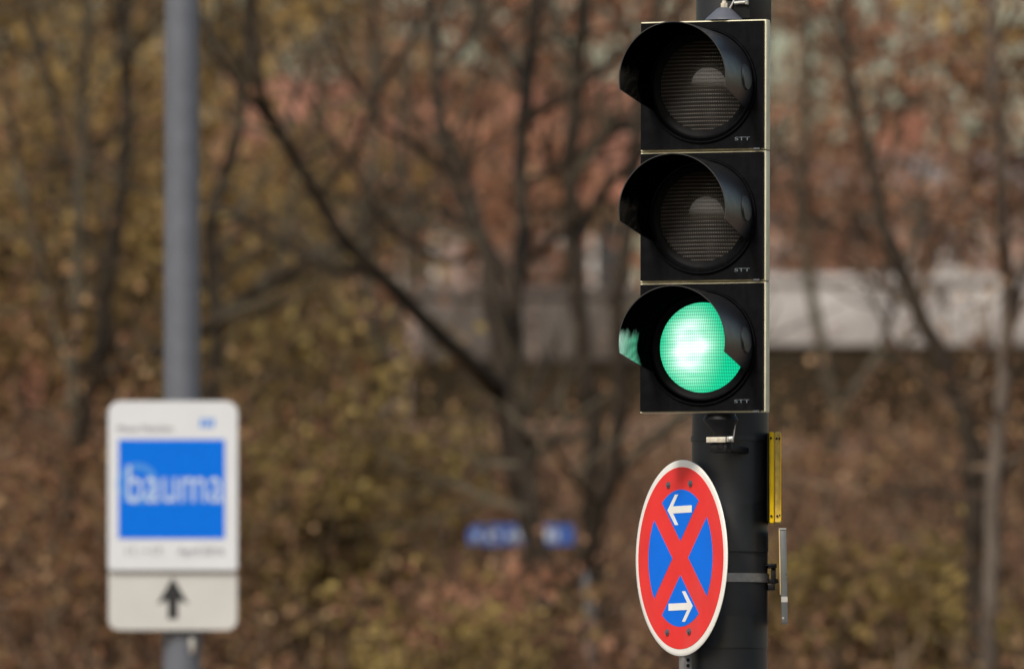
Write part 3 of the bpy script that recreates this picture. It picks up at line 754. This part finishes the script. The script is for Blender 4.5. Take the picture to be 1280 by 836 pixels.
tree('dark forked tree with a long limb reaching up left, behind the street nameplate', 62,
     [[(696, 840, 34, 0), (672, 700, 32), (645, 590, 30), (628, 480, 32)],
      [(628, 490, 30, 0), (590, 455, 24, -.3), (530, 400, 22, -.6), (430, 300, 20, -1), (372, 205, 17, -1.2), (325, 120, 15, -1.4), (312, 0, 14, -1.5)],
      [(630, 485, 27, 0), (643, 430, 25, .2), (645, 360, 23, .2), (612, 315, 20, .3), (575, 250, 18, .4), (552, 170, 17, .4), (544, 80, 15, .5)],
      [(645, 362, 21, .2), (655, 290, 22, .5), (650, 200, 22, .6), (660, 100, 20, .7), (672, -10, 18, .8)],
      [(660, 110, 14, .7), (630, 60, 13, .9), (598, 10, 11, 1)],
      [(658, 150, 15, .6), (700, 125, 13, .2), (745, 95, 12, 0), (790, 60, 10, -.2)],
      [(655, 330, 13, .2), (690, 300, 12, 0), (740, 262, 11, -.3)],
      [(690, 836, 20, -.3), (683, 740, 20, -.35), (668, 640, 19, -.35), (648, 540, 18, -.2)],
      [(470, 340, 12, -.8), (415, 338, 11, -.6), (345, 300, 10, -.4), (280, 262, 8, -.2), (215, 250, 7, 0)],
      [(392, 245, 11, -1.1), (440, 200, 10, -1.3), (470, 120, 9, -1.5), (520, 40, 8, -1.6)],
      [(350, 165, 11, -1.3), (300, 110, 10, -1.5), (262, 60, 9, -1.6), (240, -10, 8, -1.7)],
      [(562, 215, 12, .4), (525, 185, 11, .2), (480, 160, 9, 0), (430, 90, 8, -.2)],
      [(546, 100, 11, .5), (580, 60, 10, .6), (600, 0, 9, .7)],
      [(612, 315, 11, .3), (560, 330, 10, .1), (500, 300, 9, -.1), (455, 235, 8, -.3)],
      [(650, 230, 12, .6), (690, 215, 11, .8), (760, 170, 9, 1)]], M['bark'], M['ochre'], dens=0, spray=(3, 5), thin=.88, lv=1)
tree('twin stemmed dark tree just left of the traffic light', 62.7,
     [[(776, 840, 26, 0), (756, 760, 26), (739, 700, 27), (738, 640, 27), (745, 540, 28), (728, 440, 26), (718, 330, 26), (712, 200, 24), (722, 90, 22), (730, -10, 20)],
      [(697, 840, 22, -.6), (706, 750, 23, -.6), (730, 690, 27, -.7), (765, 590, 26, -.8), (778, 500, 24, -.9), (770, 380, 22, -1), (790, 260, 20, -1), (800, 120, 18, -1)],
      [(722, 300, 16, 0), (752, 240, 15, .3), (795, 205, 13, .6), (840, 150, 12, 1)]], M['bark'], M['dead'], dens=0, spray=(3, 5), thin=.85, lv=1)
tree('pale barked tree near the right edge with a dark leaning limb', 60,
     [[(1236, 840, 21, 0), (1240, 700, 20), (1243, 600, 20), (1253, 480, 18), (1260, 380, 17), (1256, 280, 16), (1245, 150, 15), (1238, -10, 13)],
      [(1254, 440, 11, 0), (1285, 330, 10, .2), (1300, 200, 9, .4)]], M['bark_pale'], M['dead'], spray=(5, 9))
tree('dark leaning tree in front of the pale parapet wall', 61.5,
     [[(1222, 840, 24, 0), (1220, 700, 26), (1216, 560, 28), (1195, 480, 24), (1160, 415, 20), (1128, 340, 19), (1100, 270, 17), (1085, 190, 14), (1060, 80, 11), (1050, -10, 10)],
      [(1220, 640, 14, 0), (1245, 600, 14, 0), (1275, 565, 13, -.2), (1310, 530, 12, -.4)]], M['bark'], M['dead'], spray=(5, 9))
tree('slim dark tree far left with a bowed trunk', 66,
     [[(62, 840, 26, 0), (68, 700, 26), (96, 560, 26), (124, 440, 25), (135, 350, 22), (152, 250, 20), (160, 130, 17), (150, -10, 14)],
      [(124, 470, 16, 0), (180, 452, 15, -.5), (255, 412, 16, -1), (315, 368, 15, -1.2), (375, 330, 12, -1.5), (430, 300, 9, -1.6)],
      [(135, 345, 12, 0), (90, 250, 11, .3), (70, 130, 10, .5), (40, 20, 9, .6)]], M['bark'], M['dead'], dens=0, spray=(4, 7), lv=1)
tree('pale thin stemmed tree beside the bowed trunk at far left', 65,
     [[(60, 840, 18, 0), (78, 660, 18), (92, 480, 17), (98, 300, 16), (104, 120, 13), (110, -10, 11)],
      [(92, 480, 11, 0), (60, 380, 10, .4), (30, 240, 9, .6)]], M['bark_mid'], M['dead'], spray=(6, 11))
tree('dark tree partly hidden behind the grey lamp post', 68,
     [[(262, 840, 20, 0), (258, 640, 22), (262, 500, 22), (272, 420, 18), (262, 280, 17), (300, 160, 15), (312, -10, 13)]], M['bark'], M['ochre'], spray=(6, 11))
tree('mid brown tree between the lamp post and the forked tree', 74,
     [[(470, 840, 16, 0), (476, 640, 16), (470, 470, 16), (455, 300, 15), (470, 150, 13), (462, -10, 11)],
      [(472, 470, 10, 0), (520, 330, 10, .5), (500, 180, 9, .8)]], M['bark_mid'], M['russet'], spray=(5, 9))
tree('thin brown tree right of the signal pole before the parapet wall', 78,
     [[(1010, 840, 15, 0), (1030, 640, 16), (1046, 520, 16), (1020, 400, 14), (1000, 260, 13), (1012, 120, 12), (1005, -10, 10)],
      [(1046, 520, 11, 0), (1100, 440, 10, .4), (1140, 300, 9, .6)]], M['bark_mid'], M['russet'], spray=(5, 8))

# ------------------------------------------------------------------ shrubs
def shrub(label, px, py_top, d, w_px, leafm, stems=26, dens=2, lsz=.06, name='shrub'):
    p = P(px, 600, d); g = ground_z(p.x, p.y); top = P(px, py_top, d).z; k = S0 * d / D0; h = max(.6, top - g)
    r = wthing(name, label, 'shrub', (p.x, p.y, g)); mb = MB()
    for _ in range(stems):
        a = rnd.uniform(0, 6.28); q = rnd.uniform(0, 1) ** .5
        b = Vector((p.x + math.cos(a) * q * w_px * k * .25, p.y + math.sin(a) * q * w_px * k * .25, g - .1))
        dr = Vector((math.cos(a) * q * .5 * w_px * k / h, math.sin(a) * q * .5 * w_px * k / h, 1)).normalized()
        twig(mb, b, dr, h * rnd.uniform(.65, 1.05), rnd.uniform(.010, .022), 2, None, 5, lsz, dens, 4, .05)
    part(mb, 'branches', [M['twig'], leafm], r, fix=False)
    return r
shrub('yellow green shrub coming into leaf left of the forked tree', 405, 390, 74, 210, M['olive'], 17, 2, .085)
shrub('olive green shrub low between the lamp post and the forked tree', 400, 560, 64, 190, M['olive'], 22, 3, .07)
shrub('bright moss green shrub low right of the round sign', 1120, 715, 63, 190, M['olive'], 22, 3, .08)
shrub('russet leaved shrub under the blue street nameplate', 600, 745, 60, 200, M['russet'], 20, 2, .06)
shrub('tall brown shrub behind the event board', 150, 560, 62, 260, M['dead'], 26, 2, .06)
shrub('dark dead leaved shrub below the pale parapet wall near the right edge', 1180, 560, 78, 260, M['dead'], 22, 2, .07)
shrub('small yellow green sapling near the bottom edge under the blue nameplate', 640, 790, 58, 60, M['olive'], 8, 3, .06, name='sapling')
shrub('tiny yellow green sapling near the bottom edge, left of the red leaved shrub', 545, 775, 57, 45, M['olive'], 7, 3, .06, name='sapling')
shrub('ochre leaved shrub at the upper left beside the grey lamp post', 60, 220, 84, 330, M['ochre'], 30, 4, .09)

# ------------------------------------------------------------------ underbrush and the wood as masses
mb = MB(); k0 = 0
for i in range(3300):
    d = rnd.uniform(53, 84); px = rnd.uniform(-120, 1400) if i < 2000 else rnd.choice((rnd.uniform(-800, -120), rnd.uniform(1400, 2080))); p = P(px, 600, d); g = ground_z(p.x, p.y)
    h = rnd.uniform(.35, 1.25) * (.7 if d < 66 else 1 if d < 72 else max(.3, 1 - (d - 72) / 14)); lean = Vector((rnd.uniform(-.35, .35), rnd.uniform(-.35, .35), 1)).normalized()
    twig(mb, Vector((p.x, p.y, g - .05)), lean, h, rnd.uniform(.006, .016), 1, None, 4, .055, 1 if rnd.random() < .7 else 0, 3, .02)
tag(mb.obj('underbrush', [M['twig'], M['dead']], fix=False), kind='stuff')
mb = MB()
for i in range(44000):
    d = rnd.uniform(52, 84); px = rnd.uniform(-120, 1400) if i < 26000 else rnd.choice((rnd.uniform(-800, -120), rnd.uniform(1400, 2080))); p = P(px, 600, d); g = ground_z(p.x, p.y)
    leaf(mb, Vector((p.x, p.y, g + rnd.uniform(.01, .10))), .11)
M['litter'] = leafy('litter', [(.07, .04, .024), (.26, .135, .082), (.18, .095, .055), (.40, .22, .14)], .8, 1.2)
tag(mb.obj('leaf_litter', M['litter'], fix=False), kind='stuff')

def wood(nt, d0, d1, lv, lsz, dens, seed, hmin, hmax, mats, rr_=(.03, .08), px_=(-160, 1440)):
    global rnd
    rnd = random.Random(seed); mb = MB()
    for i in range(nt):
        d = rnd.uniform(d0, d1); px = rnd.uniform(*px_); p = P(px, 600, d); g = ground_z(p.x, p.y); h = rnd.uniform(hmin, hmax)
        pts = [Vector((p.x, p.y, g - .2))]; rad = [rnd.uniform(*rr_)]; e = UZ.copy()
        for j in range(8):
            e = (e + Vector((rnd.uniform(-.18, .18), rnd.uniform(-.18, .18), .1))).normalized(); pts.append(pts[-1] + e * h / 8); rad.append(rad[0] * (1 - .11 * (j + 1)))
        mb.cur = 0; mb.tube(pts, rad, 6, cap=False)
        for _ in range(12):
            j = rnd.randint(2, 8); twig(mb, pts[j], rdir(.35), rnd.uniform(.8, 2.0), rad[j] * .5, lv, None, 4, lsz, dens, 3)
    return mb.mesh('distant_wood', mats, fix=False)
def addwood(*a, **k):
    o = bpy.data.objects.new('distant_wood', wood(*a, **k)); COL.objects.link(o); tag(o, kind='stuff')
addwood(17, 92, 140, 2, .12, 1, 31, 4.5, 8.5, [M['bark_mid'], M['dead']])
addwood(9, 95, 135, 2, .14, 3, 35, 3.5, 6, [M['bark_mid'], M['ochre']], px_=(-160, 420))
addwood(6, 100, 140, 2, .16, 2, 37, 3.5, 6, [M['bark_mid'], M['russet']], px_=(350, 1440))
addwood(19, 165, 220, 2, .18, 1, 32, 8, 12, [M['twig'], M['russet']], rr_=(.06, .14))

addwood(14, 64, 130, 2, .12, 2, 41, 4.5, 8, [M['bark_mid'], M['dead']], px_=(-850, -190))
addwood(14, 64, 130, 2, .12, 2, 42, 4.5, 8, [M['bark_mid'], M['ochre']], px_=(1450, 2100))

# ------------------------------------------------------------------ light, sky, camera
w = bpy.data.worlds.new('World'); sc.world = w; w.use_nodes = True
N = w.node_tree.nodes; L = w.node_tree.links; bg = N['Background']
sky = N.new('ShaderNodeTexSky'); sky.sky_type = 'NISHITA'; sky.sun_disc = False
EL, AZ = R(41), R(205)          # azimuth measured clockwise from +Y: the sun stands behind the camera
sky.sun_elevation = EL; sky.sun_rotation = AZ; sky.air_density = 1.6; sky.dust_density = 3.0; sky.ozone_density = 1.6
L.new(sky.outputs['Color'], bg.inputs['Color']); bg.inputs['Strength'].default_value = .11
sd = bpy.data.lights.new('sun', 'SUN'); sd.energy = 2.8; sd.angle = R(10); sd.color = (1, .95, .88)
so = bpy.data.objects.new('sun', sd); COL.objects.link(so)
to = Vector((math.sin(AZ) * math.cos(EL), math.cos(AZ) * math.cos(EL), math.sin(EL)))
so.rotation_euler = to.to_track_quat('Z', 'Y').to_euler()

cd = bpy.data.cameras.new('camera'); cam = bpy.data.objects.new('camera', cd); COL.objects.link(cam); sc.camera = cam
cam.location = (0, 0, CAMZ); cam.rotation_euler = (math.pi / 2 + TILT, 0, 0)
cd.sensor_width = 36; cd.lens = 36 * D0 / (1280 * S0); cd.clip_start = .5; cd.clip_end = 3000
cd.dof.use_dof = True; cd.dof.focus_distance = 24.88; cd.dof.aperture_fstop = 6.5; cd.dof.aperture_blades = 9
sc.view_settings.view_transform = 'Standard'; sc.view_settings.look = 'None'; sc.view_settings.exposure = 0; sc.view_settings.gamma = 1
sc.cycles.use_denoising = True; sc.cycles.max_bounces = 6
